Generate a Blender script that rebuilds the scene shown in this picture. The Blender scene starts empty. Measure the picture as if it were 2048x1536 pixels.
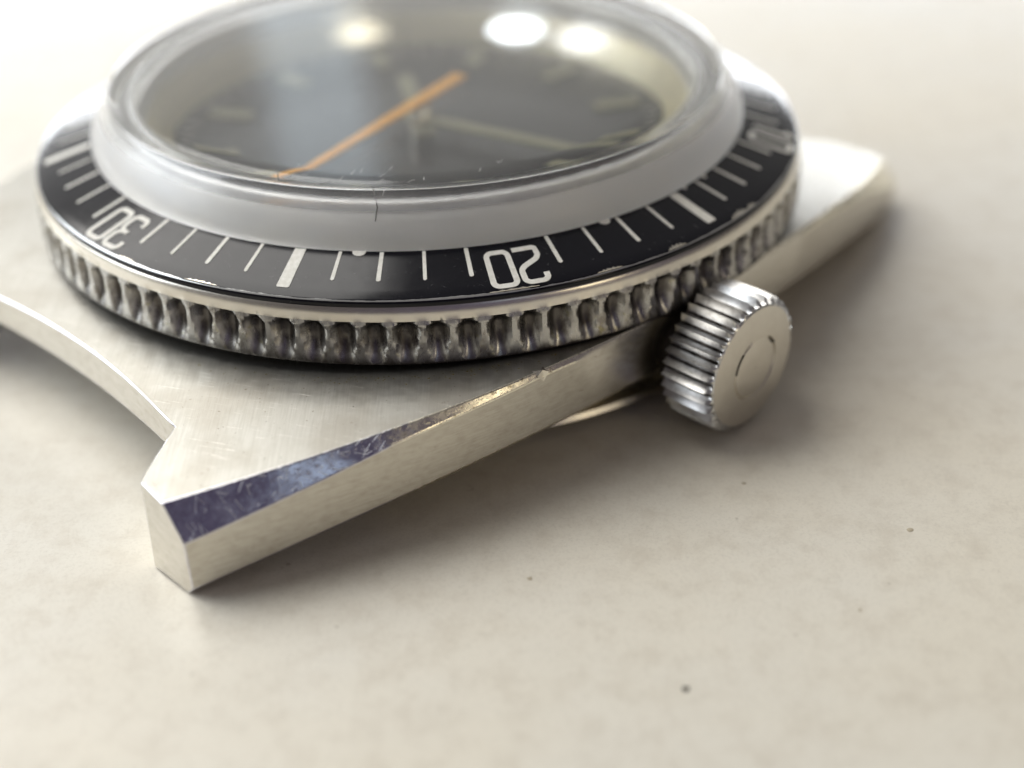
import bpy, bmesh, math, random
from mathutils import Vector, Matrix, noise
random.seed(7)
MM = 0.001                      # everything is modelled in millimetres and stored in metres
S = bpy.context.scene
COL = S.collection
PI = math.pi
A12 = math.radians(45.0)        # direction of 12 o'clock in the world

# ------------------------------------------------------------ camera
cd = bpy.data.cameras.new('camera'); cam = bpy.data.objects.new('camera', cd); COL.objects.link(cam)
pos = Vector((3.963, -60.418, 24.121)) * MM
fw = Vector((0.0, 0.83828, -0.54525)); rt = Vector((0.99961, -0.01523, -0.02342)); up = Vector((0.02794, 0.54503, 0.83795))
M = Matrix((rt, up, -fw)).transposed().to_4x4(); M.translation = pos
cam.matrix_world = M
cd.sensor_width = 36; cd.lens = 36 * 2700 / 2048
cd.clip_start = 0.001; cd.clip_end = 20
cd.dof.use_dof = True; cd.dof.focus_distance = 0.0496; cd.dof.aperture_fstop = 24.5; cd.dof.aperture_blades = 0
S.camera = cam

# ------------------------------------------------------------ room light
w = bpy.data.worlds.new('World'); S.world = w; w.use_nodes = True
nt = w.node_tree; nt.nodes.clear()
wo = nt.nodes.new('ShaderNodeOutputWorld'); bg = nt.nodes.new('ShaderNodeBackground')
tc = nt.nodes.new('ShaderNodeTexCoord')
dot = nt.nodes.new('ShaderNodeVectorMath'); dot.operation = 'DOT_PRODUCT'
dot.inputs[1].default_value = Vector((-0.50, 0.85, -0.12)).normalized()
mr = nt.nodes.new('ShaderNodeMapRange'); mr.inputs['From Min'].default_value = -1; mr.inputs['From Max'].default_value = 1
cr = nt.nodes.new('ShaderNodeValToRGB')
cr.color_ramp.interpolation = 'EASE'
cr.color_ramp.elements[0].position = 0.0; cr.color_ramp.elements[0].color = (0.095, 0.080, 0.125, 1)
cr.color_ramp.elements[1].position = 1.0; cr.color_ramp.elements[1].color = (1.0, 0.99, 0.96, 1)
e = cr.color_ramp.elements.new(0.5); e.color = (0.21, 0.20, 0.20, 1)
e = cr.color_ramp.elements.new(0.28); e.color = (0.10, 0.09, 0.09, 1)
e = cr.color_ramp.elements.new(0.80); e.color = (0.35, 0.34, 0.32, 1)
e = cr.color_ramp.elements.new(0.91); e.color = (0.62, 0.61, 0.59, 1)
nt.links.new(tc.outputs['Generated'], dot.inputs[0]); nt.links.new(dot.outputs['Value'], mr.inputs['Value'])
nt.links.new(mr.outputs['Result'], cr.inputs['Fac']); nt.links.new(cr.outputs['Color'], bg.inputs['Color'])
bg.inputs['Strength'].default_value = 1.0
nt.links.new(bg.outputs['Background'], wo.inputs['Surface'])

def area(name, direction, dist, size, size_y, power, color, aim=(0, 0, 0)):
    l = bpy.data.lights.new(name, 'AREA'); l.shape = 'RECTANGLE'; l.size = size; l.size_y = size_y
    l.energy = power; l.color = color
    o = bpy.data.objects.new(name, l); COL.objects.link(o)
    d = Vector(direction).normalized(); o.location = Vector(aim) + d * dist
    o.rotation_euler = d.to_track_quat('Z', 'Y').to_euler()
    return o
area('overhead_lamp', (-0.50, 0.10, 0.86), 0.24, 0.20, 0.20, 0.60, (1.0, 0.975, 0.93), (-0.01, 0.065, 0))
area('left_window_light', (-0.86, 0.02, 0.45), 0.26, 0.24, 0.17, 0.60, (0.86, 0.925, 1.0), (-0.01, 0.035, 0))
area('back_window_light', (-0.15, 0.88, 0.45), 0.40, 0.036, 0.20, 0.014, (0.72, 0.87, 1.0))
area('low_fill_strip', (0.03, 0.99, 0.085), 0.36, 0.60, 0.040, 0.85, (0.93, 0.96, 1.0))  # added strip light, whitens the far table and tints the insert edges
area('rear_fill_light', (0.385, -0.80, 0.47), 0.40, 0.050, 0.10, 0.011, (0.68, 0.86, 1.0))  # added bluish light behind the camera for the lug facet to reflect
area('warm_fill_light', (0.70, -0.63, 0.33), 0.40, 0.07, 0.07, 0.075, (1.0, 0.88, 0.62))  # added warm light to brighten the narrow part of the facet
for nm, p, rad, pw, co in (('far_lamp', (0.013, 0.386, 0.119), 0.013, 0.012, (0.88, 0.95, 1.0)), ('far_lamp', (0.037, 0.380, 0.125), 0.013, 0.0028, (0.95, 0.97, 1.0)), ('far_lamp', (-0.046, 0.384, 0.118), 0.013, 0.0022, (1.0, 0.92, 0.70))):
    o = area(nm, Vector(p), Vector(p).length, rad, rad, pw, co); o.data.shape = 'DISK'
S.view_settings.view_transform = 'Standard'; S.view_settings.look = 'None'
S.view_settings.exposure = 0.0; S.view_settings.gamma = 1.0; S.view_settings.use_curve_mapping = False
S.cycles.max_bounces = 14; S.cycles.transmission_bounces = 12; S.cycles.glossy_bounces = 6
S.cycles.use_denoising = True
S.cycles.caustics_reflective = True; S.cycles.caustics_refractive = True
S.cycles.sample_clamp_indirect = 6.0
S.cycles.blur_glossy = 0.4

# ------------------------------------------------------------ helpers
def loc2w(lx, ly, z=0.0):
    """watch frame (x towards the crown, y towards 12) to world, mm"""
    s = math.sqrt(0.5)
    return ((lx + ly) * s, (-lx + ly) * s, z)
def mesh_obj(name, verts, faces, mat, parent=None, smooth=40, bevel=0, w2=True):
    me = bpy.data.meshes.new(name)
    me.from_pydata([(x * MM, y * MM, z * MM) for x, y, z in verts], [], faces)
    me.materials.append(mat); me.validate()
    bm = bmesh.new(); bm.from_mesh(me)
    bmesh.ops.recalc_face_normals(bm, faces=bm.faces); bm.to_mesh(me); bm.free()
    for p in me.polygons: p.use_smooth = smooth > 0
    if smooth > 0: me.set_sharp_from_angle(angle=math.radians(smooth))
    o = bpy.data.objects.new(name, me); COL.objects.link(o)
    if parent: o.parent = parent
    if bevel:
        b = o.modifiers.new('edge', 'BEVEL'); b.width = bevel * MM; b.segments = 3
        b.limit_method = 'ANGLE'; b.angle_limit = math.radians(38); b.harden_normals = True
    return o
def lathe(name, prof, mat, parent, n=192, smooth=30, closed=True, rad=None):
    """profile (r, z) turned about the watch axis; rad(theta, z, r) may change the radius"""
    V = []; F = []; m = len(prof)
    for i in range(n):
        t = 2 * PI * i / n
        for r, z in prof:
            rr = rad(t, z, r) if rad else r
            V.append((rr * math.cos(t), rr * math.sin(t), z))
    for i in range(n):
        j = (i + 1) % n
        for k in range(m if closed else m - 1):
            l = (k + 1) % m
            F.append((i * m + k, j * m + k, j * m + l, i * m + l))
    return mesh_obj(name, V, F, mat, parent, smooth)

class NT:
    def __init__(s, name):
        s.m = bpy.data.materials.new(name); s.m.use_nodes = True; s.t = s.m.node_tree; s.t.nodes.clear()
        s.out = s.t.nodes.new('ShaderNodeOutputMaterial'); s.b = s.t.nodes.new('ShaderNodeBsdfPrincipled')
        s.t.links.new(s.b.outputs[0], s.out.inputs['Surface'])
        s.tc = s.t.nodes.new('ShaderNodeTexCoord')
    def link(s, a, b): s.t.links.new(a, b)
    def mapping(s, scale, rot=(0, 0, 0)):
        n = s.t.nodes.new('ShaderNodeMapping'); n.inputs['Scale'].default_value = [v * 1000 for v in scale]
        n.inputs['Rotation'].default_value = rot
        # rotate first, scale after
        r = s.t.nodes.new('ShaderNodeMapping'); r.inputs['Rotation'].default_value = rot
        n.inputs['Rotation'].default_value = (0, 0, 0)
        s.link(s.tc.outputs['Object'], r.inputs['Vector']); s.link(r.outputs[0], n.inputs['Vector'])
        return n.outputs[0]
    def noise(s, scale, detail=4, rough=.6, vec=None, rot=(0, 0, 0), dist=0):
        n = s.t.nodes.new('ShaderNodeTexNoise'); n.inputs['Scale'].default_value = 1
        n.inputs['Detail'].default_value = detail; n.inputs['Roughness'].default_value = rough
        n.inputs['Distortion'].default_value = dist
        s.link(vec if vec else s.mapping(scale, rot), n.inputs['Vector']); return n.outputs['Fac']
    def ramp(s, fac, stops):
        r = s.t.nodes.new('ShaderNodeValToRGB'); els = r.color_ramp.elements
        while len(els) < len(stops): els.new(0.5)
        for e, (p, c) in zip(els, stops):
            e.position = p; e.color = (c, c, c, 1) if not hasattr(c, '__len__') else (*c, 1)
        s.link(fac, r.inputs['Fac']); return r.outputs['Color']
    def math(s, op, a, b):
        n = s.t.nodes.new('ShaderNodeMath'); n.operation = op
        for k, v in enumerate((a, b)):
            if isinstance(v, (int, float)): n.inputs[k].default_value = v
            else: s.link(v, n.inputs[k])
        return n.outputs[0]
    def mix(s, fac, a, b):
        n = s.t.nodes.new('ShaderNodeMix'); n.data_type = 'RGBA'
        for sock, v in ((n.inputs[0], fac), (n.inputs[6], a), (n.inputs[7], b)):
            if isinstance(v, (int, float)): sock.default_value = v
            elif isinstance(v, tuple): sock.default_value = (*v, 1)
            else: s.link(v, sock)
        return n.outputs[2]
    def bump(s, h, strength, dist):
        n = s.t.nodes.new('ShaderNodeBump'); n.inputs['Strength'].default_value = strength
        n.inputs['Distance'].default_value = dist * MM
        s.link(h, n.inputs['Height']); s.link(n.outputs[0], s.b.inputs['Normal']); return n
    def set(s, **k):
        for a, v in k.items():
            key = {'base': 'Base Color', 'metal': 'Metallic', 'rough': 'Roughness', 'ior': 'IOR', 'trans': 'Transmission Weight', 'spec': 'Specular IOR Level', 'coat': 'Coat Weight', 'coatr': 'Coat Roughness'}[a]
            if hasattr(v, 'links') or hasattr(v, 'node'): s.link(v, s.b.inputs[key])
            elif isinstance(v, tuple): s.b.inputs[key].default_value = (*v, 1)
            else: s.b.inputs[key].default_value = v

# ------------------------------------------------------------ materials
def brushed():
    n = NT('brushed_steel')
    f1 = n.noise((14, 0.5, 1), 5, .7)                       # long fine lines along world y
    f2 = n.noise((0.5, 11, 1), 5, .7, rot=(0, 0, .35))      # cross scratches
    f3 = n.noise((3, 3, 3), 6, .65)
    h = n.math('ADD', n.math('MULTIPLY', f1, .55), n.math('MULTIPLY', n.ramp(f2, [(.6, 0.), (.72, 1.)]), .5))
    h = n.math('ADD', h, n.math('MULTIPLY', n.noise((12, 12, 12), 3, .6), .3))
    n.bump(h, .8, .006)
    stain = n.ramp(n.noise((.35, .35, .6), 6, .6), [(.45, 0.), (.62, 1.)])
    fine = n.ramp(n.noise((6, 6, 6), 2, .5), [(.70, 0.), (.76, 1.)])
    c = n.mix(stain, (.50, .49, .45), (.43, .41, .365))
    c = n.mix(n.math('MULTIPLY', n.ramp(f1, [(.35, 1.), (.62, 0.)]), .42), c, (.34, .32, .28))
    c = n.mix(n.math('MULTIPLY', n.ramp(f2, [(.62, 0.), (.70, 1.)]), .55), c, (.92, .91, .86))
    c = n.mix(n.math('MULTIPLY', fine, .55), c, (.16, .13, .09))
    n.set(base=c, metal=1.0, rough=n.ramp(f3, [(.3, .36), (.7, .46)]))
    return n.m
def side_steel():
    n = NT('satin_side_steel')
    f1 = n.noise((.6, .6, 14), 4, .6); f3 = n.noise((2.2, 2.2, 4), 6, .65)
    sc = n.ramp(n.noise((9, 1.2, 3), 3, .6, rot=(.3, .6, .8)), [(.70, 0.), (.74, 1.)])
    n.bump(n.math('ADD', n.math('MULTIPLY', f1, .3), n.math('ADD', n.math('MULTIPLY', f3, .4), n.math('MULTIPLY', sc, -.5))), .5, .012)
    c = n.mix(n.ramp(f3, [(.45, 0.), (.75, 1.)]), (.65, .62, .555), (.53, .495, .43))
    c = n.mix(n.math('MULTIPLY', n.ramp(f1, [(.40, 1.), (.62, 0.)]), .22), c, (.40, .36, .30))
    c = n.mix(n.math('MULTIPLY', sc, .6), c, (.25, .21, .16))
    n.set(base=c, metal=1.0, rough=.27); return n.m
def polished():
    n = NT('polished_steel')
    f = n.noise((1.6, 1.6, 1.6), 6, .6); g = n.noise((9, 1.0, 9), 4, .7, rot=(0, 0, .5))
    n.bump(n.math('ADD', n.math('MULTIPLY', n.noise((.45, .45, .45), 2, .5), 2.5), n.math('MULTIPLY', n.ramp(g, [(.55, 0.), (.75, 1.)]), .35)), .6, .02)
    pits = n.ramp(n.noise((1.6, 1.6, 1.6), 6, .75), [(.42, 0.), (.75, 1.)])
    sep = n.t.nodes.new('ShaderNodeSeparateXYZ'); n.link(n.tc.outputs['Object'], sep.inputs[0])
    ly = n.math('MULTIPLY', n.math('ADD', sep.outputs[0], sep.outputs[1]), 707.1)
    big = n.noise((1.8, 1.8, 1.8), 6, .7)
    worn = n.math('MINIMUM', n.math('MAXIMUM', n.math('ADD', n.math('MULTIPLY', n.math('ADD', ly, 15.6), .9), n.math('MULTIPLY', n.math('SUBTRACT', big, .45), 4.0)), 0), 1)  # narrow facet: wear, with a warm bright reflection put into its colour
    flake = n.ramp(n.noise((4, 4, 4), 6, .75), [(.56, 0.), (.64, 1.)])
    worn_sheen = n.mix(flake, (.90, .85, .70), (.40, .35, .25))
    c = n.mix(worn, n.mix(pits, (.58, .57, .63), (.85, .86, .90)), worn_sheen)
    ro = n.math('ADD', n.math('MULTIPLY', worn, .12), n.ramp(pits, [(0, .10), (1, .34)]))
    n.set(base=c, metal=1.0, rough=ro); return n.m
def knurl_steel():
    n = NT('worn_knurl_steel')
    f = n.noise((3, 3, 1.2), 6, .65)
    dirt = n.ramp(n.noise((1.4, 1.4, 1.0), 6, .65), [(.50, 0.), (.64, 1.)])
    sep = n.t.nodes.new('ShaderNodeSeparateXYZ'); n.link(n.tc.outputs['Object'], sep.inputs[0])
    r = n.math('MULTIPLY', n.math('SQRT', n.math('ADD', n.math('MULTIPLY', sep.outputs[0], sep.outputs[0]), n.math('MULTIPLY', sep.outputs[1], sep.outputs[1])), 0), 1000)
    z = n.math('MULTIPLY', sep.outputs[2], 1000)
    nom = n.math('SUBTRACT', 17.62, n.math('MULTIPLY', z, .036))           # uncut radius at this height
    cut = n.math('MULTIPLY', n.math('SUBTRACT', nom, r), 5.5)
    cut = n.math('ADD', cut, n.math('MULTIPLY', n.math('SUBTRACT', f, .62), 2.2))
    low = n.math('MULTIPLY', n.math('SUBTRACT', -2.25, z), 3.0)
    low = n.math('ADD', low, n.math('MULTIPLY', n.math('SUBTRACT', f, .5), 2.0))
    groove_dark = n.math('MINIMUM', n.math('MAXIMUM', n.math('MAXIMUM', cut, low), 0), 1)  # groove grime, plus the grooves' dark reflections put into the colour
    green = n.ramp(n.noise((2.2, 2.2, 2.2), 5, .6), [(.60, 0.), (.70, 1.)])
    c = n.mix(n.math('MULTIPLY', dirt, .65), (.47, .46, .435), (.15, .125, .10))
    c = n.mix(n.math('MULTIPLY', green, .45), c, (.33, .30, .10))
    c = n.mix(n.math('MULTIPLY', groove_dark, .86), c, (.055, .046, .040))
    n.bump(f, .35, .012)
    n.set(base=c, metal=.95, rough=n.ramp(f, [(.3, .20), (.7, .38)])); return n.m
def crown_steel():
    n = NT('crown_steel')
    f = n.noise((5, 5, 5), 6, .7)
    dirt = n.ramp(f, [(.50, 0.), (.62, 1.)])
    n.set(base=n.mix(n.math('MULTIPLY', dirt, .35), (.66, .655, .64), (.20, .185, .165)), metal=1.0, rough=.30); return n.m
def crown_face():
    n = NT('crown_face_steel')
    f = n.noise((1.5, 1.5, 1.5), 6, .7)
    n.bump(f, .5, .02)
    n.set(base=n.mix(f, (.82, .79, .72), (.66, .62, .55)), metal=1.0, rough=.36); return n.m
def ring_steel():
    n = NT('plain_steel')
    f = n.noise((2, 2, 2), 5, .6); n.bump(f, .35, .01)
    n.set(base=n.mix(f, (.78, .75, .68), (.66, .61, .52)), metal=1.0, rough=.26); return n.m
def insert_black():
    n = NT('black_insert')
    # worn bare metal along the outer edge: object-space radius with a noisy threshold
    sep = n.t.nodes.new('ShaderNodeSeparateXYZ'); n.link(n.tc.outputs['Object'], sep.inputs[0])
    r = n.math('MULTIPLY', n.math('SQRT', n.math('ADD', n.math('MULTIPLY', sep.outputs[0], sep.outputs[0]), n.math('MULTIPLY', sep.outputs[1], sep.outputs[1])), 0), 1000)
    nz = n.noise((1.5, 1.5, 1.5), 6, .75); nz2 = n.noise((.22, .22, .22), 3, .5)
    k = n.math('ADD', n.math('MULTIPLY', nz, .10), n.math('MULTIPLY', nz2, .16))
    d = n.math('SUBTRACT', 17.625, k)
    on = n.math('GREATER_THAN', r, d); off = n.math('LESS_THAN', r, 17.545)
    wear = n.math('MULTIPLY', on, off)
    spk = n.ramp(n.noise((4, 4, 4), 3, .6), [(.66, 0.), (.72, 1.)])
    hl = n.ramp(n.noise((1.0, 12, 3), 3, .7, rot=(0, 0, .6)), [(.70, 0.), (.74, 1.)])
    base = n.mix(n.math('MAXIMUM', n.math('MULTIPLY', spk, .4), n.math('MULTIPLY', hl, .6)), (.004, .004, .007), (.07, .07, .07))
    n.set(base=n.mix(wear, base, (.55, .55, .53)), rough=n.ramp(nz, [(.3, .12), (.7, .19)]), spec=.3, metal=n.math('MULTIPLY', wear, .6))
    n.bump(nz, .12, .006); return n.m
def white_print():
    n = NT('white_print'); f = n.noise((5, 5, 5), 5, .7)
    n.set(base=n.mix(n.ramp(f, [(.3, 0.), (.75, 1.)]), (.80, .78, .72), (.58, .56, .48)), rough=.5); return n.m
def crystal_mat():
    n = NT('scratched_acrylic')
    g = n.noise((14, .7, 14), 3, .7, rot=(.2, .1, .5)); f = n.noise((.5, .5, .5), 4, .5)
    sc = n.ramp(g, [(.66, 0.), (.72, 1.)])
    n.bump(n.math('ADD', n.math('MULTIPLY', f, .6), n.math('MULTIPLY', sc, .02)), .18, .03)
    sep = n.t.nodes.new('ShaderNodeSeparateXYZ'); n.link(n.tc.outputs['Object'], sep.inputs[0])
    r = n.math('MULTIPLY', n.math('SQRT', n.math('ADD', n.math('MULTIPLY', sep.outputs[0], sep.outputs[0]), n.math('MULTIPLY', sep.outputs[1], sep.outputs[1])), 0), 1000)
    wall = n.math('MINIMUM', n.math('MAXIMUM', n.math('MULTIPLY', n.math('SUBTRACT', r, 13.8), 2.5), 0), 1)
    inner = n.math('MULTIPLY', n.math('MINIMUM', n.math('MAXIMUM', n.math('MULTIPLY', n.math('SUBTRACT', .0023, sep.outputs[2]), 3000), 0), 1), n.math('MULTIPLY', n.math('MINIMUM', n.math('MAXIMUM', n.math('MULTIPLY', n.math('SUBTRACT', r, 12.6), 4), 0), 1), 2.0))
    n.set(base=n.mix(wall, (.97, .975, .965), n.mix(n.noise((.35, .35, .5), 3, .5), (.99, .96, .90), (.86, .88, .91))), trans=n.math('SUBTRACT', 1.0, n.math('MULTIPLY', wall, n.math('ADD', .18, n.math('MULTIPLY', n.noise((.3, .3, .8), 4, .6), .34)))), rough=n.math('ADD', n.math('MULTIPLY', n.math('MAXIMUM', wall, inner), .16), .03), ior=1.49); return n.m
def simple(name, base, rough=.4, metal=0.0, amt=.25, sc=3):
    n = NT(name); f = n.noise((sc, sc, sc), 5, .6)
    n.set(base=n.mix(f, base, tuple(v * (1 - amt) for v in base)), rough=rough, metal=metal); n.bump(f, .2, .01); return n.m
def table_mat():
    n = NT('cream_laminate')
    big = n.noise((.035, .05, .05), 4, .55); mid = n.noise((.9, .9, .9), 6, .7); fin = n.noise((9, 9, 9), 4, .8)
    c = n.mix(n.ramp(big, [(.35, 0.), (.65, 1.)]), (.72, .67, .56), (.72, .695, .625))
    c = n.mix(n.math('MULTIPLY', n.ramp(mid, [(.46, 0.), (.70, 1.)]), .46), c, (.54, .48, .385))
    c = n.mix(n.math('MULTIPLY', n.ramp(fin, [(.50, 0.), (.62, 1.)]), .30), c, (.50, .46, .38))
    sp = n.ramp(n.noise((.55, .55, .55), 3, .8), [(.70, 0.), (.75, 1.)])
    c = n.mix(n.math('MULTIPLY', sp, .65), c, (.30, .25, .18))
    n.bump(n.math('ADD', n.math('MULTIPLY', mid, .5), n.math('MULTIPLY', fin, .3)), .35, .03)
    n.set(base=c, rough=n.ramp(n.noise((.25, .6, .5), 4, .6), [(.3, .30), (.7, .42)]), spec=.5); return n.m
M_BR, M_SIDE, M_POL, M_KN, M_CRN, M_CRF, M_RING = brushed(), side_steel(), polished(), knurl_steel(), crown_steel(), crown_face(), ring_steel()
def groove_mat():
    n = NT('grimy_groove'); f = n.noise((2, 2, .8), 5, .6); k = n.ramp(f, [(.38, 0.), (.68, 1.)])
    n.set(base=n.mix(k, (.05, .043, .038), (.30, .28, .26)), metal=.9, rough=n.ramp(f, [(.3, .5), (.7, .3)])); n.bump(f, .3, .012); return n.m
M_GRV = groove_mat()
def worn_mat():
    n = NT('worn_edge_steel'); f = n.noise((3, 3, 3), 6, .75); k = n.ramp(f, [(.52, 0.), (.60, 1.)])
    n.set(base=n.mix(k, (.86, .82, .68), (.30, .26, .20)), metal=.9, rough=.55); n.bump(f, .8, .06); return n.m
M_WORN = worn_mat()
M_INS, M_WH, M_GL, M_TAB = insert_black(), white_print(), crystal_mat(), table_mat()
M_DIAL = simple('black_dial', (.010, .009, .012), .30, 0, .4)
M_LUME = simple('aged_lume', (.30, .29, .19), .6)
M_OR = simple('orange_paint', (1.0, .44, .0), .4, 0, .1)
M_REH = simple('pale_rehaut', (.66, .60, .40), .35, .2, .3, 1)
M_DARK = simple('dark_grime', (.035, .028, .02), .8)
M_VERD = simple('yellow_grime', (.26, .21, .06), .8, 0, .6, 6)

# ------------------------------------------------------------ table
GZ = -7.50
tb = []
N = 8
ext = 900
V = [(-ext + 2 * ext * i / N, -ext + 2 * ext * j / N, GZ) for j in range(N + 1) for i in range(N + 1)]
F = [(j * (N + 1) + i, j * (N + 1) + i + 1, (j + 1) * (N + 1) + i + 1, (j + 1) * (N + 1) + i) for j in range(N) for i in range(N)]
t = mesh_obj('table_top', V, F, M_TAB, None, 0); t['kind'] = 'structure'

# ------------------------------------------------------------ watch
W = bpy.data.objects.new('wristwatch', None); COL.objects.link(W); W.location = (0, 0, GZ * MM)
W['label'] = 'strapless steel dive watch with black numbered bezel and orange seconds hand on cream table'
W['category'] = 'wristwatch'
def child(o, parent=None):
    """keep modelled coordinates (z = 0 at the bezel) although the root stands on the table"""
    o.parent = parent or W
    if o.parent == W: o.location = (0, 0, -GZ * MM)
    return o

def interp(x, pts):
    if x <= pts[0][0]: return pts[0][1]
    for (a, b), (c, d) in zip(pts, pts[1:]):
        if x <= c: return b + (d - b) * (x - a) / (c - a)
    return pts[-1][1]
TN, TF = -22.8, 20.6                  # lug tips: near (6 o'clock) and far (12 o'clock)
def eq(ly): return abs(ly) * (22.8 / TF if ly > 0 else 1)      # equivalent distance on the near half
def drop(ly): return -1.3 * (ly / TF) ** 2 if ly > 0 else 0.0
def g(ly): return 17.4 - (0.0094 * ly * ly if ly < 0 else 0.0080 * ly * ly)
def zt(ly): return -2.72 - 1.10 * (max(0, eq(ly) - 8) / 15.2) ** 1.5 + drop(ly)
def zl(ly): return interp(eq(ly), [(0, -3.08), (3, -3.04), (6, -2.98), (9, -2.92), (13.4, -3.26), (15.4, -3.46), (17.5, -3.88), (19.7, -4.34), (22.8, -5.03)]) + drop(ly)
def wx(ly): return 0.10 + 0.85 * (max(0, eq(ly) - 9) / 13.8) ** 1.5
def zb(ly): return max(-5.5 - 1.93 * (eq(ly) / 22.8) ** 2.6 + drop(ly) * .5, -7.46)
def ye(lx): return 19.35 + 0.0115 * lx * lx      # edge between the lugs
def case_mesh():
    V = []; F = []; mats = []
    def add(p): V.append(loc2w(*p)); return len(V) - 1
    LX = 8.4
    # rows of the side strips
    rows = [TN, -22.3, -21.5, -20.6, -20.08] + [-20.08 + (40.16 - 1.5) * k / 44 for k in range(1, 44)] + [18.58, 19.3, 20.0, TF]
    yf = 18.58
    rows = [TN, -22.3, -21.5, -20.7, -20.1] + [-20.1 + (20.1 + yf) * k / 44 for k in range(1, 45)] + [19.2, 19.9, TF]
    n0, n1 = 4, 4 + 44            # index range of rows carrying the body
    def lxin(ly):
        if ly < -20.1: return LX + (10.05 - LX) * (-20.1 - ly) / 2.7
        if ly > yf: return LX + 1.6 * (ly - yf) / (TF - yf)
        return LX
    idx = {}
    for sgn in (1, -1):
        for i, ly in enumerate(rows):
            xi = lxin(ly); xg = g(ly); xu = xg - wx(ly)
            slant = 0.16 * (1 if ly == TN else 0)
            prof = [('t0', xi, ly + slant, zt(ly)), ('t1', xi + (xu - xi) * .5, ly + slant * .5, zt(ly)), ('t2', xu, ly, zt(ly)), ('f', xg, ly, zl(ly)),
                    ('s1', xg, ly, zb(ly) + .36), ('b1', xg - .34, ly, zb(ly)), ('b2', xi, ly, zb(ly))]
            for nme, x, y, z in prof: idx[sgn, i, nme] = add((sgn * x, y, z))
        for i in range(len(rows) - 1):
            for a, b, mt in (('t0', 't1', 0), ('t1', 't2', 0), ('t2', 'f', 1), ('f', 's1', 2), ('s1', 'b1', 1), ('b1', 'b2', 1)):
                F.append((idx[sgn, i, a], idx[sgn, i + 1, a], idx[sgn, i + 1, b], idx[sgn, i, b]))
                e9 = eq((rows[i] + rows[i + 1]) / 2)
                mats.append((2 if e9 < 9 else 1) if a == 't2' else mt)
            if i < n0 or i >= n1:
                F.append((idx[sgn, i, 't0'], idx[sgn, i + 1, 't0'], idx[sgn, i + 1, 'b2'], idx[sgn, i, 'b2'])); mats.append(2)
        for i in (0, len(rows) - 1):
            F.append(tuple(idx[sgn, i, k] for k in ('t0', 't1', 't2', 'f', 's1', 'b1', 'b2'))); mats.append(2)
    # body between the strips
    cols = 16
    top = {}
    for i in range(n0, n1 + 1):
        v = (i - n0) / (n1 - n0)
        for c in range(1, cols):
            x = -LX + 2 * LX * c / cols
            yn, yfar = -ye(x), ye(x) * yf / 20.1
            y = yn + (yfar - yn) * v
            top[i, c] = add((x, y, zt(y)))
        top[i, 0] = idx[-1, i, 't0']; top[i, cols] = idx[1, i, 't0']
    for i in range(n0, n1):
        for c in range(cols):
            F.append((top[i, c], top[i, c + 1], top[i + 1, c + 1], top[i + 1, c])); mats.append(0)
    # walls between the lugs, then the undercut and the flat bottom
    for i, s in ((n0, -1), (n1, 1)):
        prev = None
        for c in range(cols + 1):
            x = -LX + 2 * LX * c / cols
            y = -ye(x) if s < 0 else ye(x) * yf / 20.1
            k = 1.0 if 0 < c < cols else 0.0
            o = .22 * (1 - (abs(x) / LX) ** 2) + .02
            a = top[i, c]
            b = add((x, y + s * o, -4.75 + (drop(y) if s > 0 else 0)))
            d = add((x, y - s * .8, -5.9))
            e_ = add((x, y - s * 4, -6.0))
            cur = (a, b, d, e_)
            if prev:
                for q in range(3):
                    F.append((prev[q], cur[q], cur[q + 1], prev[q + 1])); mats.append(2)
            prev = cur
    # underside plate
    a = [add((x, y, -6.0)) for x, y in ((-13.2, -17.0), (13.2, -17.0), (13.2, 15.5), (-13.2, 15.5))]
    F.append(tuple(a)); mats.append(2)
    return V, F, mats
V, F, mats = case_mesh()
case = mesh_obj('case', V, F, M_BR, W, 25)
case.data.materials.append(M_POL); case.data.materials.append(M_SIDE); case.data.materials.append(M_WORN)
for p, m in zip(case.data.polygons, mats): p.material_index = m
bv = case.modifiers.new('edge', 'BEVEL'); bv.width = .045 * MM; bv.segments = 3; bv.limit_method = 'ANGLE'; bv.angle_limit = math.radians(24)
bv.material = 1
child(case)

# caseback
cb = lathe('caseback', [(0.01, -5.4), (16.3, -5.4), (16.45, -6.35), (16.95, -6.55), (17.05, -6.75), (16.9, -6.95), (15.2, -7.1), (14.6, -7.42), (0.01, -7.44)], M_RING, W, 192, 30, False)
child(cb)
seat = lathe('bezel_seat', [(15.0, -2.0), (16.95, -2.0), (16.95, -3.1), (15.0, -3.1)], M_DARK, W, 160)
child(seat)

# rotating bezel with ball-cut grooves
NG = 96; ph0 = math.radians(-44.59) + A12 - PI / 2 * 0   # groove phase
ph0 = math.radians(-44.59 - 45.0)
D = .42
rs = {}
def bez_rad(t_, z, r):
    if z > -.88 or r < 17.1: return r
    step = 2 * PI / NG
    k = math.floor((t_ - ph0) / step + .5)
    s = (t_ - ph0 - k * step) * r
    rnd = math.sin(k * 12.9898) * 43758.5453; rnd -= math.floor(rnd)
    w0 = .47 + .05 * (rnd - .5)
    z1 = -1.27 + .08 * (rnd - .5)
    dn = min(1, max(0, (-1.45 - z) / 1.12)); w0 *= 1 - .40 * dn
    q = 1 - (s / w0) ** 2 - (max(0, z - z1) / .44) ** 2
    return r - D * max(0, q) ** .9 * max(0, 1 - dn ** 1.7)
prof = [(16.4, -.62), (17.50, -.30), (17.56, -.28), (17.61, -.34), (17.66, -.60), (17.68, -.84)]
for k in range(1, 23):
    zz = -.89 - 1.66 * k / 22
    prof.append((17.74 + .06 * (k / 22), zz))
prof += [(17.78, -2.60), (17.70, -2.68), (17.05, -2.695), (16.4, -2.60)]
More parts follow.
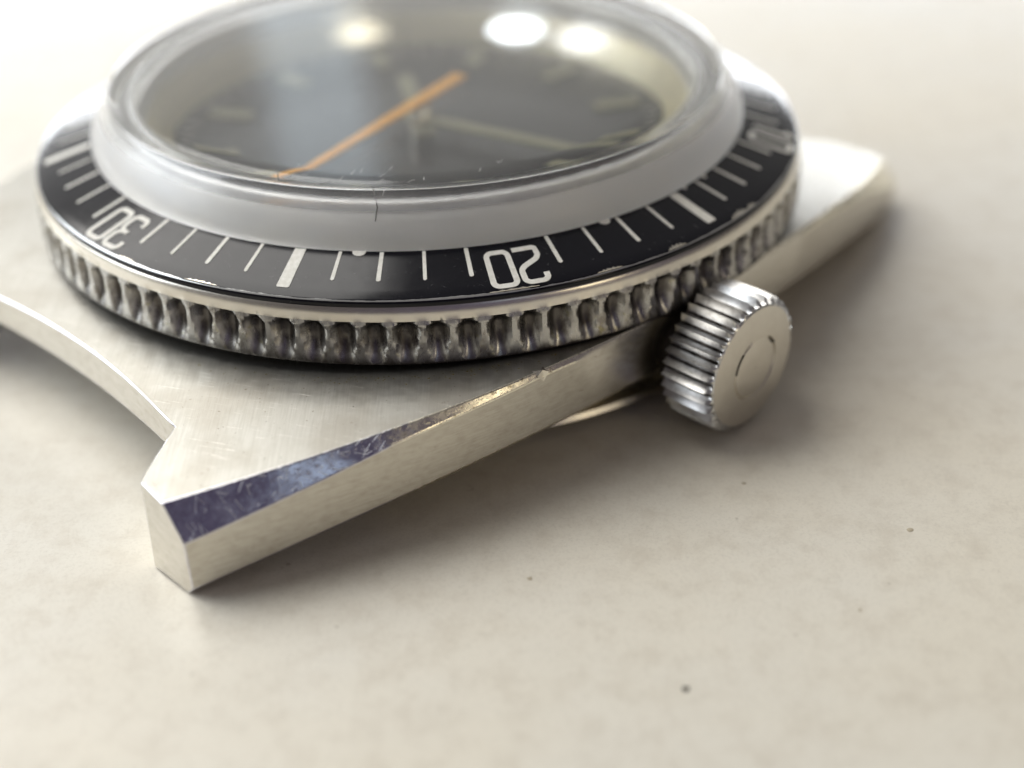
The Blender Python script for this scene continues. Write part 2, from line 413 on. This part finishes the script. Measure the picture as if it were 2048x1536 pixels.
bezel = lathe('bezel_ring', prof, M_KN, W, NG * 12, 32, True, bez_rad)
bezel.data.materials.append(M_RING); bezel.data.materials.append(M_GRV)
m_ = len(prof)
for i, p in enumerate(bezel.data.polygons):
    if i % m_ < 5: p.material_index = 1
child(bezel)

# bezel insert and its markings
def iz(r): return .70 - (r - 15.0) * (.70 / 2.5)
ins = lathe('bezel_insert', [(15.03, iz(15.03)), (15.9, iz(15.9)), (16.5, iz(16.5)), (17.0, iz(17.0)), (17.44, iz(17.44)), (17.50, -.015), (17.545, -.06), (17.58, -.14), (17.58, -.27), (15.03, .1)], M_INS, W, 360, 30)
child(ins)
def minute_angle(m): return math.radians(90 - 6 * m) + A12 - PI / 2     # world angle
def put(name, polys, minute, r0, mat, thick=.02):
    """polys: list of polygons in (u, v): u clockwise along the ring, v outward from r0"""
    V = []; F = []; a = minute_angle(minute)
    for poly in polys:
        b = len(V); n = len(poly)
        for h in (thick, -.02):
            for u, v in poly:
                r = r0 + v
                th = a - u / 16.6
                V.append((r * math.cos(th), r * math.sin(th), iz(r) + h))
        F.append(tuple(range(b, b + n)))
        for i in range(n):
            j = (i + 1) % n
            F.append((b + i, b + j, b + n + j, b + n + i))
    o = mesh_obj(name, V, F, mat, ins, 0)
    return o
def rect(u0, u1, v0, v1, n=4):
    c = .05
    pts = [(u0, v0)] + [(u0, v0 + (v1 - v0 - c) * k / n) for k in range(1, n + 1)]
    pts += [(u0 + c, v1), (u1 - c, v1)] + [(u1, v0 + (v1 - v0 - c) * k / n) for k in range(n, -1, -1)]
    return pts
def stroke(pts, wd, rnd=.16, closed=False):
    """polyline with rounded corners to quads"""
    P = []
    n = len(pts)
    for i, p in enumerate(pts):
        if not closed and i in (0, n - 1): P.append(Vector(p)); continue
        a = Vector(pts[(i - 1) % n]); b = Vector(p); c = Vector(pts[(i + 1) % n])
        d1 = (a - b); d2 = (c - b); rr = min(rnd, d1.length * .45, d2.length * .45)
        s_, e_ = b + d1.normalized() * rr, b + d2.normalized() * rr
        for k in range(5):
            q = k / 4; P.append(s_ * (1 - q) ** 2 + b * 2 * q * (1 - q) + e_ * q * q)
    L = []; R = []; m = len(P)
    for i in range(m):
        if closed: t_ = (P[(i + 1) % m] - P[i - 1]).normalized()
        else: t_ = (P[min(i + 1, m - 1)] - P[max(i - 1, 0)]).normalized()
        nn = Vector((-t_.y, t_.x)) * wd / 2
        L.append(P[i] + nn); R.append(P[i] - nn)
    Q = []
    for i in range(m if closed else m - 1):
        j = (i + 1) % m
        Q.append([tuple(L[i]), tuple(R[i]), tuple(R[j]), tuple(L[j])])
    return Q
GW, GH, SW = 0.86, 1.74, .22      # glyph centre-line box and stroke
def glyph(ch, ox):
    x0, x1, y0, y1 = ox - GW / 2, ox + GW / 2, 0, GH
    c = .14
    if ch == '0':
        return stroke([(x0 + c, y0), (x1 - c, y0), (x1, y0 + c), (x1, y1 - c), (x1 - c, y1), (x0 + c, y1), (x0, y1 - c), (x0, y0 + c)], SW, .1, True)
    if ch == '2':
        return stroke([(x0, y1 - .38), (x0, y1 - c), (x0 + c, y1), (x1 - c, y1), (x1, y1 - c), (x1, y1 * .62), (x1 - .15, y1 * .52), (x0 + .12, y1 * .34), (x0, y1 * .24), (x0, y0), (x1 + .08, y0)], SW, .12)
    if ch == '3':
        md = y1 * .5
        return stroke([(x0, y1 - .40), (x0, y1 - c), (x0 + c, y1), (x1 - c, y1), (x1, y1 - c), (x1, md + .22), (x1 - .17, md), (x1, md - .22), (x1, y0 + c), (x1 - c, y0), (x0 + c, y0), (x0, y0 + c), (x0, y0 + .40)], SW, .06) + stroke([(x1 - .15, md), (x0 + .34, md)], SW * .95)
    if ch == '1':
        return stroke([(x0 + .1, y1 - .3), (ox, y1), (ox, y0)], SW, .02)
    if ch == '4':
        return stroke([(x1 + .08, y0 + .42), (x0, y0 + .42), (x1 - .2, y1)], SW, .05) + stroke([(x1 - .2, y1), (x1 - .2, y0)], SW)
    if ch == '5':
        return stroke([(x1, y1), (x0, y1), (x0, y1 * .58), (x1 - c, y1 * .58), (x1, y1 * .5), (x1, y0 + c), (x1 - c, y0), (x0, y0)], SW, .1)
for m in range(60):
    if m % 10 == 0:
        if m == 0:
            put('zero_triangle', [[(-.75, 1.7), (0, .25), (.75, 1.7)]], 0, 15.45, M_WH)
        else:
            s = str(m)
            put('numeral', glyph(s[0], -.585) + glyph(s[1], .585), m, 15.52, M_WH)
    elif m % 5 == 0:
        put('five_minute_bar', [rect(-.245, .245, 0, 2.02)], m, 15.08, M_WH)
    else:
        w2 = .078 + .008 * math.sin(m * 3.1)
        put('minute_line', [rect(-w2, w2, 0, 1.50)], m, 15.08, M_WH)
# worn chips at the inner edge of the insert
for mm, wdt, dep in ((23.55, .30, .26), (17.35, .28, .22), (13.6, .14, .2), (14.5, .12, .14)):
    put('paint_chip', [[(-wdt, 0)] + [(-wdt * math.cos(k * PI / 7) * (1 + .1 * math.sin(k * 5 + mm)), dep * math.sin(k * PI / 7)) for k in range(1, 7)] + [(wdt, 0)]], mm, 15.04, M_WH, .03)
# worn flakes on the outer edge
for mm, wdt, dep in ((16.35, .45, .22), (14.2, .6, .28), (13.7, .3, .2), (18.1, .5, .13), (20.2, .9, .09), (26.8, .7, .10), (28.9, .5, .10)):
    pts = [(-wdt + 2 * wdt * k / 12, 2.06) for k in range(13)] + [(wdt - 2 * wdt * k / 12, 2.06 - dep * math.sin(PI * k / 12) * (.55 + .45 * math.sin(k * 2.7 + mm * 9))) for k in range(1, 12)]
    put('worn_edge', [pts], mm, 15.42, M_RING, .012)

# crystal: thick acrylic dome
out = [(15.0, .20), (15.02, .62), (14.98, .95), (14.84, 1.35), (14.56, 1.82), (14.26, 2.24), (14.08, 2.54), (14.00, 2.67), (13.97, 2.71), (13.92, 2.745), (13.66, 2.76)]
for k in range(1, 15):
    r = 13.66 * (1 - k / 14); out.append((max(r, .02), 2.76 + .40 * (1 - (r / 13.66) ** 2)))
inn = []
for k in range(0, 13):
    r = .02 + 12.78 * k / 12; inn.append((r, 1.70 + .30 * (1 - (r / 12.8) ** 2)))
inn += [(13.05, 1.60), (13.22, 1.35), (13.45, .8), (13.6, .20)]
cry = lathe('crystal', out + inn, M_GL, W, 256, 35, True)
child(cry)
# metal ring under the crystal foot, rehaut and dial
M_TEN = simple('satin_tension_ring', (.86, .85, .80), .6, .3, .12, 1)
child(lathe('tension_ring', [(12.9, .12), (13.32, .14), (14.98, .14), (14.98, -.4), (12.9, -.4)], M_TEN, W, 192))
child(lathe('rehaut', [(13.0, .10), (12.85, .10), (12.55, -.10), (11.9, -1.30), (12.3, -1.4), (13.0, -.5)], M_REH, W, 192))
child(lathe('added_reflector_ring', [(13.40, .16), (13.22, .8), (13.10, 1.10), (13.0, 1.16), (12.92, 1.10), (12.95, .8), (13.05, .16)], M_TEN, W, 192))  # pale ring added inside the crystal wall to make it look light grey
dial = lathe('dial', [(.01, -1.30), (12.2, -1.30), (12.2, -1.6), (.01, -1.6)], M_DIAL, W, 128, 30, False); child(dial)
def bar(name, a, r0, r1, w0, w1, z, h, mat, parent, taper=None):
    c, s = math.cos(a), math.sin(a); V = []
    for zz in (z, z + h):
        for r, ww in ((r0, w0), (r1, w1)):
            for q in (-1, 1): V.append((r * c - q * ww / 2 * s, r * s + q * ww / 2 * c, zz))
    F = [(0, 1, 3, 2), (4, 6, 7, 5), (0, 2, 6, 4), (1, 5, 7, 3), (0, 4, 5, 1), (2, 3, 7, 6)]
    return mesh_obj(name, V, F, mat, parent, 0)
for h in range(12):
    bar('hour_marker', minute_angle(h * 5), 8.6, 10.8, .75, .85, -1.3, .16, M_LUME, dial)
for m in range(60):
    if m % 5: bar('dial_minute_line', minute_angle(m), 10.9, 11.6, .10, .10, -1.3, .02, M_WH, dial)
def hand(name, a, r0, r1, w0, w1, z, mat):
    o = bar(name, a, r0, r1, w0, w1, z, .12, mat, W); return child(o)
hand('hour_hand', math.radians(100), -1.5, 6.2, 1.0, .8, -.95, M_LUME)
hand('minute_hand', math.radians(-30), -1.6, 10.6, .9, .6, -.72, M_LUME)
hand('seconds_hand', math.radians(239), -3.6, 11.0, .70, .34, .10, M_OR)
child(lathe('hand_hub', [(.01, -.02), (.45, -.02), (.5, -.1), (.55, -1.25), (.01, -1.25)], M_RING, W, 32, 30, False))

# crown
CY, CZ, R0 = -1.40, -4.60, 2.86
def crown():
    NT_ = 34; n = NT_ * 8; V = []; F = []
    xs = [(18.02, R0 - .45, 0), (18.06, R0 - .2, .6), (18.14, R0 + .0, 1), (18.7, R0 + .04, 1), (19.6, R0 + .04, 1), (20.22, R0 + .02, 1), (20.36, R0 - .06, .9), (20.45, R0 - .20, .2), (20.50, R0 - .32, 0)]
    for i in range(n):
        t_ = 2 * PI * i / n
        ph = (i % 8) / 8
        tooth = abs(ph - .5) * 2                      # 1 at the crest
        for x, r, k in xs:
            rr = r - .36 * k * (1 - tooth) ** .8
            V.append(loc2w(x, CY + rr * math.cos(t_), CZ + rr * math.sin(t_)))
    m = len(xs)
    for i in range(n):
        j = (i + 1) % n
        for k in range(m - 1): F.append((i * m + k, j * m + k, j * m + k + 1, i * m + k + 1))
    return V, F, n, m
V, F, n, m = crown()
cr_ = mesh_obj('crown', V, F, M_CRN, W, 35); child(cr_)
cr_.data.materials.append(M_GRV)
for i, p in enumerate(cr_.data.polygons):
    if (i // (m - 1)) % 8 in (3, 4) and 0 < i % (m - 1) < 6: p.material_index = 1
# crown end face, slightly domed, with an engraved round emblem groove
V = []; F = []
prof = [(20.495, R0 - .31), (20.54, R0 - .6), (20.60, 1.46), (20.60, 1.38), (20.44, 1.30), (20.60, 1.22), (20.62, 1.12), (20.64, .5), (20.64, .02)]
ns = 96
for i in range(ns):
    t_ = 2 * PI * i / ns
    for k, (x, r) in enumerate(prof):
        gap = k == 4 and (0.15 < (t_ / (2 * PI)) < .30)
        V.append(loc2w(20.60 if gap else x, CY + r * math.cos(t_), CZ + r * math.sin(t_)))
for i in range(ns):
    j = (i + 1) % ns
    for k in range(len(prof) - 1): F.append((i * len(prof) + k, j * len(prof) + k, j * len(prof) + k + 1, i * len(prof) + k + 1))
fc = mesh_obj('end_face', V, F, M_CRF, cr_, 50)
fc.data.materials.append(M_DARK)
for i, p in enumerate(fc.data.polygons):
    q = (i // (len(prof) - 1)) / ns
    if i % (len(prof) - 1) in (3, 4) and (.36 < q < .47 or .07 < q < .09): p.material_index = 1
# stem tube between case and crown
V = []; F = []
for i in range(48):
    t_ = 2 * PI * i / 48
    for x, r in ((16.6, 1.7), (18.1, 1.7)): V.append(loc2w(x, CY + r * math.cos(t_), CZ + r * math.sin(t_)))
for i in range(48):
    j = (i + 1) % 48; F.append((2 * i, 2 * j, 2 * j + 1, 2 * i + 1))
child(mesh_obj('crown_tube', V, F, M_DARK, W, 40))

# hairline scratches and cracks in the crystal rim
def crz(r): return interp(r, [(0, 3.16), (6, 3.08), (10, 2.945), (13.66, 2.76), (13.84, 2.735), (13.93, 2.68), (14.26, 2.24), (14.56, 1.82), (14.98, .95)])
def hair(name, pts, wd, mat, parent):
    """thin ribbon with a ridge following points (angle deg, radius) on the crystal"""
    P = []
    for (a0, r0), (a1, r1) in zip(pts, pts[1:]):
        for k in range(6):
            q = k / 6; a = math.radians(a0 + (a1 - a0) * q); r = r0 + (r1 - r0) * q + .02 * math.sin(k * 2.1 + a0)
            P.append(Vector((r * math.cos(a), r * math.sin(a), crz(r) + .004)))
    V = []; F = []
    for i, p in enumerate(P):
        t_ = (P[min(i + 1, len(P) - 1)] - P[max(i - 1, 0)]).normalized()
        nn = Vector((p.x, p.y, 0)).normalized() * .5 + Vector((0, 0, 1)); sd = t_.cross(nn).normalized() * wd / 2
        V += [tuple(p + sd), tuple(p + nn * .008), tuple(p - sd)]
    for i in range(len(P) - 1):
        for k in (0, 1): F.append((3 * i + k, 3 * i + 3 + k, 3 * i + 4 + k, 3 * i + 1 + k))
    return mesh_obj(name, V, F, mat, parent, 60)
M_SCR = simple('scratch_white', (.62, .61, .58), .6)
M_CRK = simple('crack_dark', (.10, .095, .085), .6)
hair('crack', [(-94.6, 13.7), (-93.6, 14.3), (-94.0, 14.7)], .05, M_CRK, cry)
hair('crack', [(-93.0, 13.1), (-94.4, 13.6)], .035, M_SCR, cry)
hair('crack', [(-111.5, 13.2), (-110, 13.75), (-107.0, 13.55)], .04, M_CRK, cry)
for k in range(16):
    a = random.uniform(-112, -72); r = random.uniform(12.3, 14.5); d = random.uniform(-1.6, 1.6)
    hair('scratch', [(a, r), (a + d * .6, r - random.uniform(-.2, .35)), (a + d, r - random.uniform(.1, .5))], .022, M_SCR if r < 13.6 or k % 3 else M_CRK, cry)

# grime packed against the bezel, chips and nicks in the case
V = []; F = []
def blob(x, y, z, r, h):
    b = len(V)
    for i in range(7):
        t_ = 2 * PI * i / 7; rr = r * random.uniform(.5, 1.2)
        V.append((x + rr * math.cos(t_) * 1.3, y + rr * math.sin(t_), z))
    V.append((x, y, z + h))
    for i in range(7): F.append((b + i, b + (i + 1) % 7, b + 7))
for k in range(150):
    a = random.gauss(-84, 9) if k % 3 else random.uniform(-118, -62)
    r = 18.02 + abs(random.gauss(0, .32))
    x, y = r * math.cos(math.radians(a)), r * math.sin(math.radians(a))
    lx, ly = (x - y) * math.sqrt(.5), (x + y) * math.sqrt(.5)
    if lx < g(ly) - wx(ly) - .1: blob(x, y, zt(ly) - .004, random.uniform(.015, .05), .014)
gr = mesh_obj('grime', V, F, M_VERD, W, 60); gr['kind'] = 'stuff'; child(gr)
V = []; F = []
for k in range(60):
    lx = random.uniform(3, 15); ly = random.uniform(-22.4, -10)
    if lx > g(ly) - wx(ly) - .15 or math.hypot(lx, ly) < 18.3 or (ly < -ye(lx) + .2 and lx < 8.6) or (ly < -20 and lx < 10.2): continue
    x, y, _ = loc2w(lx, ly); blob(x, y, zt(ly) - .003, random.uniform(.012, .032), .008)
for q in range(5): x, y, _ = loc2w(10.3 + .13 * q, -22.35 - .03 * q); blob(x, y, zt(-22.4) - .002, .022, .006)
gr = mesh_obj('pit_mark', V, F, M_DARK, W, 60); gr['kind'] = 'stuff'; child(gr)
V = []; F = []
for k in range(46):
    ly = random.uniform(-22.5, -16.0); q0 = random.uniform(.05, .95); L = random.uniform(.08, .5)
    q1 = min(.98, max(.02, q0 + random.uniform(-.5, .5))); hw = random.uniform(.006, .014)
    ends = []
    for l_, q in ((ly, q0), (min(ly + L * random.uniform(-1, 1), -15.5), q1)):
        l_ = max(l_, -22.6)
        a_ = Vector((g(l_) - wx(l_), l_, zt(l_))); b_ = Vector((g(l_), l_, zl(l_)))
        ends.append(a_ + (b_ - a_) * q)
    t_ = (ends[1] - ends[0])
    if t_.length < .02: continue
    nn = Vector((.80, -.42, .50)).normalized(); sd = t_.normalized().cross(nn) * hw
    b = len(V)
    for p in (ends[0] + sd + nn * .004, ends[1] + sd + nn * .004, ends[1] + nn * .012, ends[0] + nn * .012, ends[0] - sd + nn * .004, ends[1] - sd + nn * .004): V.append(loc2w(*p))
    F += [(b, b + 1, b + 2, b + 3), (b + 3, b + 2, b + 5, b + 4)]
sc_ = mesh_obj('scratch', V, F, simple('bright_scratch', (.80, .82, .88), .5, .7), W, 0); sc_['kind'] = 'stuff'; child(sc_)
# dent on the case edge, a small raised burr
V = []; F = []
ly0 = -9.3; x0 = g(ly0)
for k, (dx, dy, z) in enumerate([(-.30, -.30, 0), (-.12, -.05, .03), (-.25, .25, .0), (.02, .22, -.10), (.035, -.02, -.45), (.02, -.30, -.12)]):
    lx, ly = x0 + dx, ly0 + dy
    if dx > 0: lx = g(ly) + .012
    V.append(loc2w(lx, ly, zt(ly0) + z + .006))
V.append(loc2w(x0 - .04, ly0 - .02, zt(ly0) + .05))
F = [(i, (i + 1) % 6, 6) for i in range(6)]
child(mesh_obj('dent', V, F, M_RING, W, 0))

# specks on the table
def speck(lab, x, y, r, mat):
    V = []; F = []
    for i in range(9):
        t_ = 2 * PI * i / 9; rr = r * random.uniform(.7, 1.2)
        V.append((rr * math.cos(t_), rr * math.sin(t_), 0)); 
    for i in range(9):
        V.append((V[i][0] * .6, V[i][1] * .6, r * .14))
    F = [(i, (i + 1) % 9, 9 + (i + 1) % 9, 9 + i) for i in range(9)] + [tuple(range(9, 18))]
    o = mesh_obj('dust_speck', V, F, mat, None, 60); o.location = (x * MM, y * MM, (GZ + .004) * MM)
    o['label'] = lab; o['category'] = 'speck'; return o
M_TAN = simple('tan_speck', (.52, .45, .33), .8)
speck('dark brown speck alone at the front right of the bare table', 9.22, -29.84, .13, M_DARK)
speck('faint tan speck on the table right of the crown shadow', 18.31, -22.30, .13, M_TAN)
speck('small tan speck on the table directly below the crown', 12.75, -19.25, .10, M_TAN)
speck('faint tan speck on the table below the long case side', 4.40, -24.37, .10, M_TAN)
speck('faint tan speck right of the dark brown speck', 15.53, -26.44, .08, M_TAN)
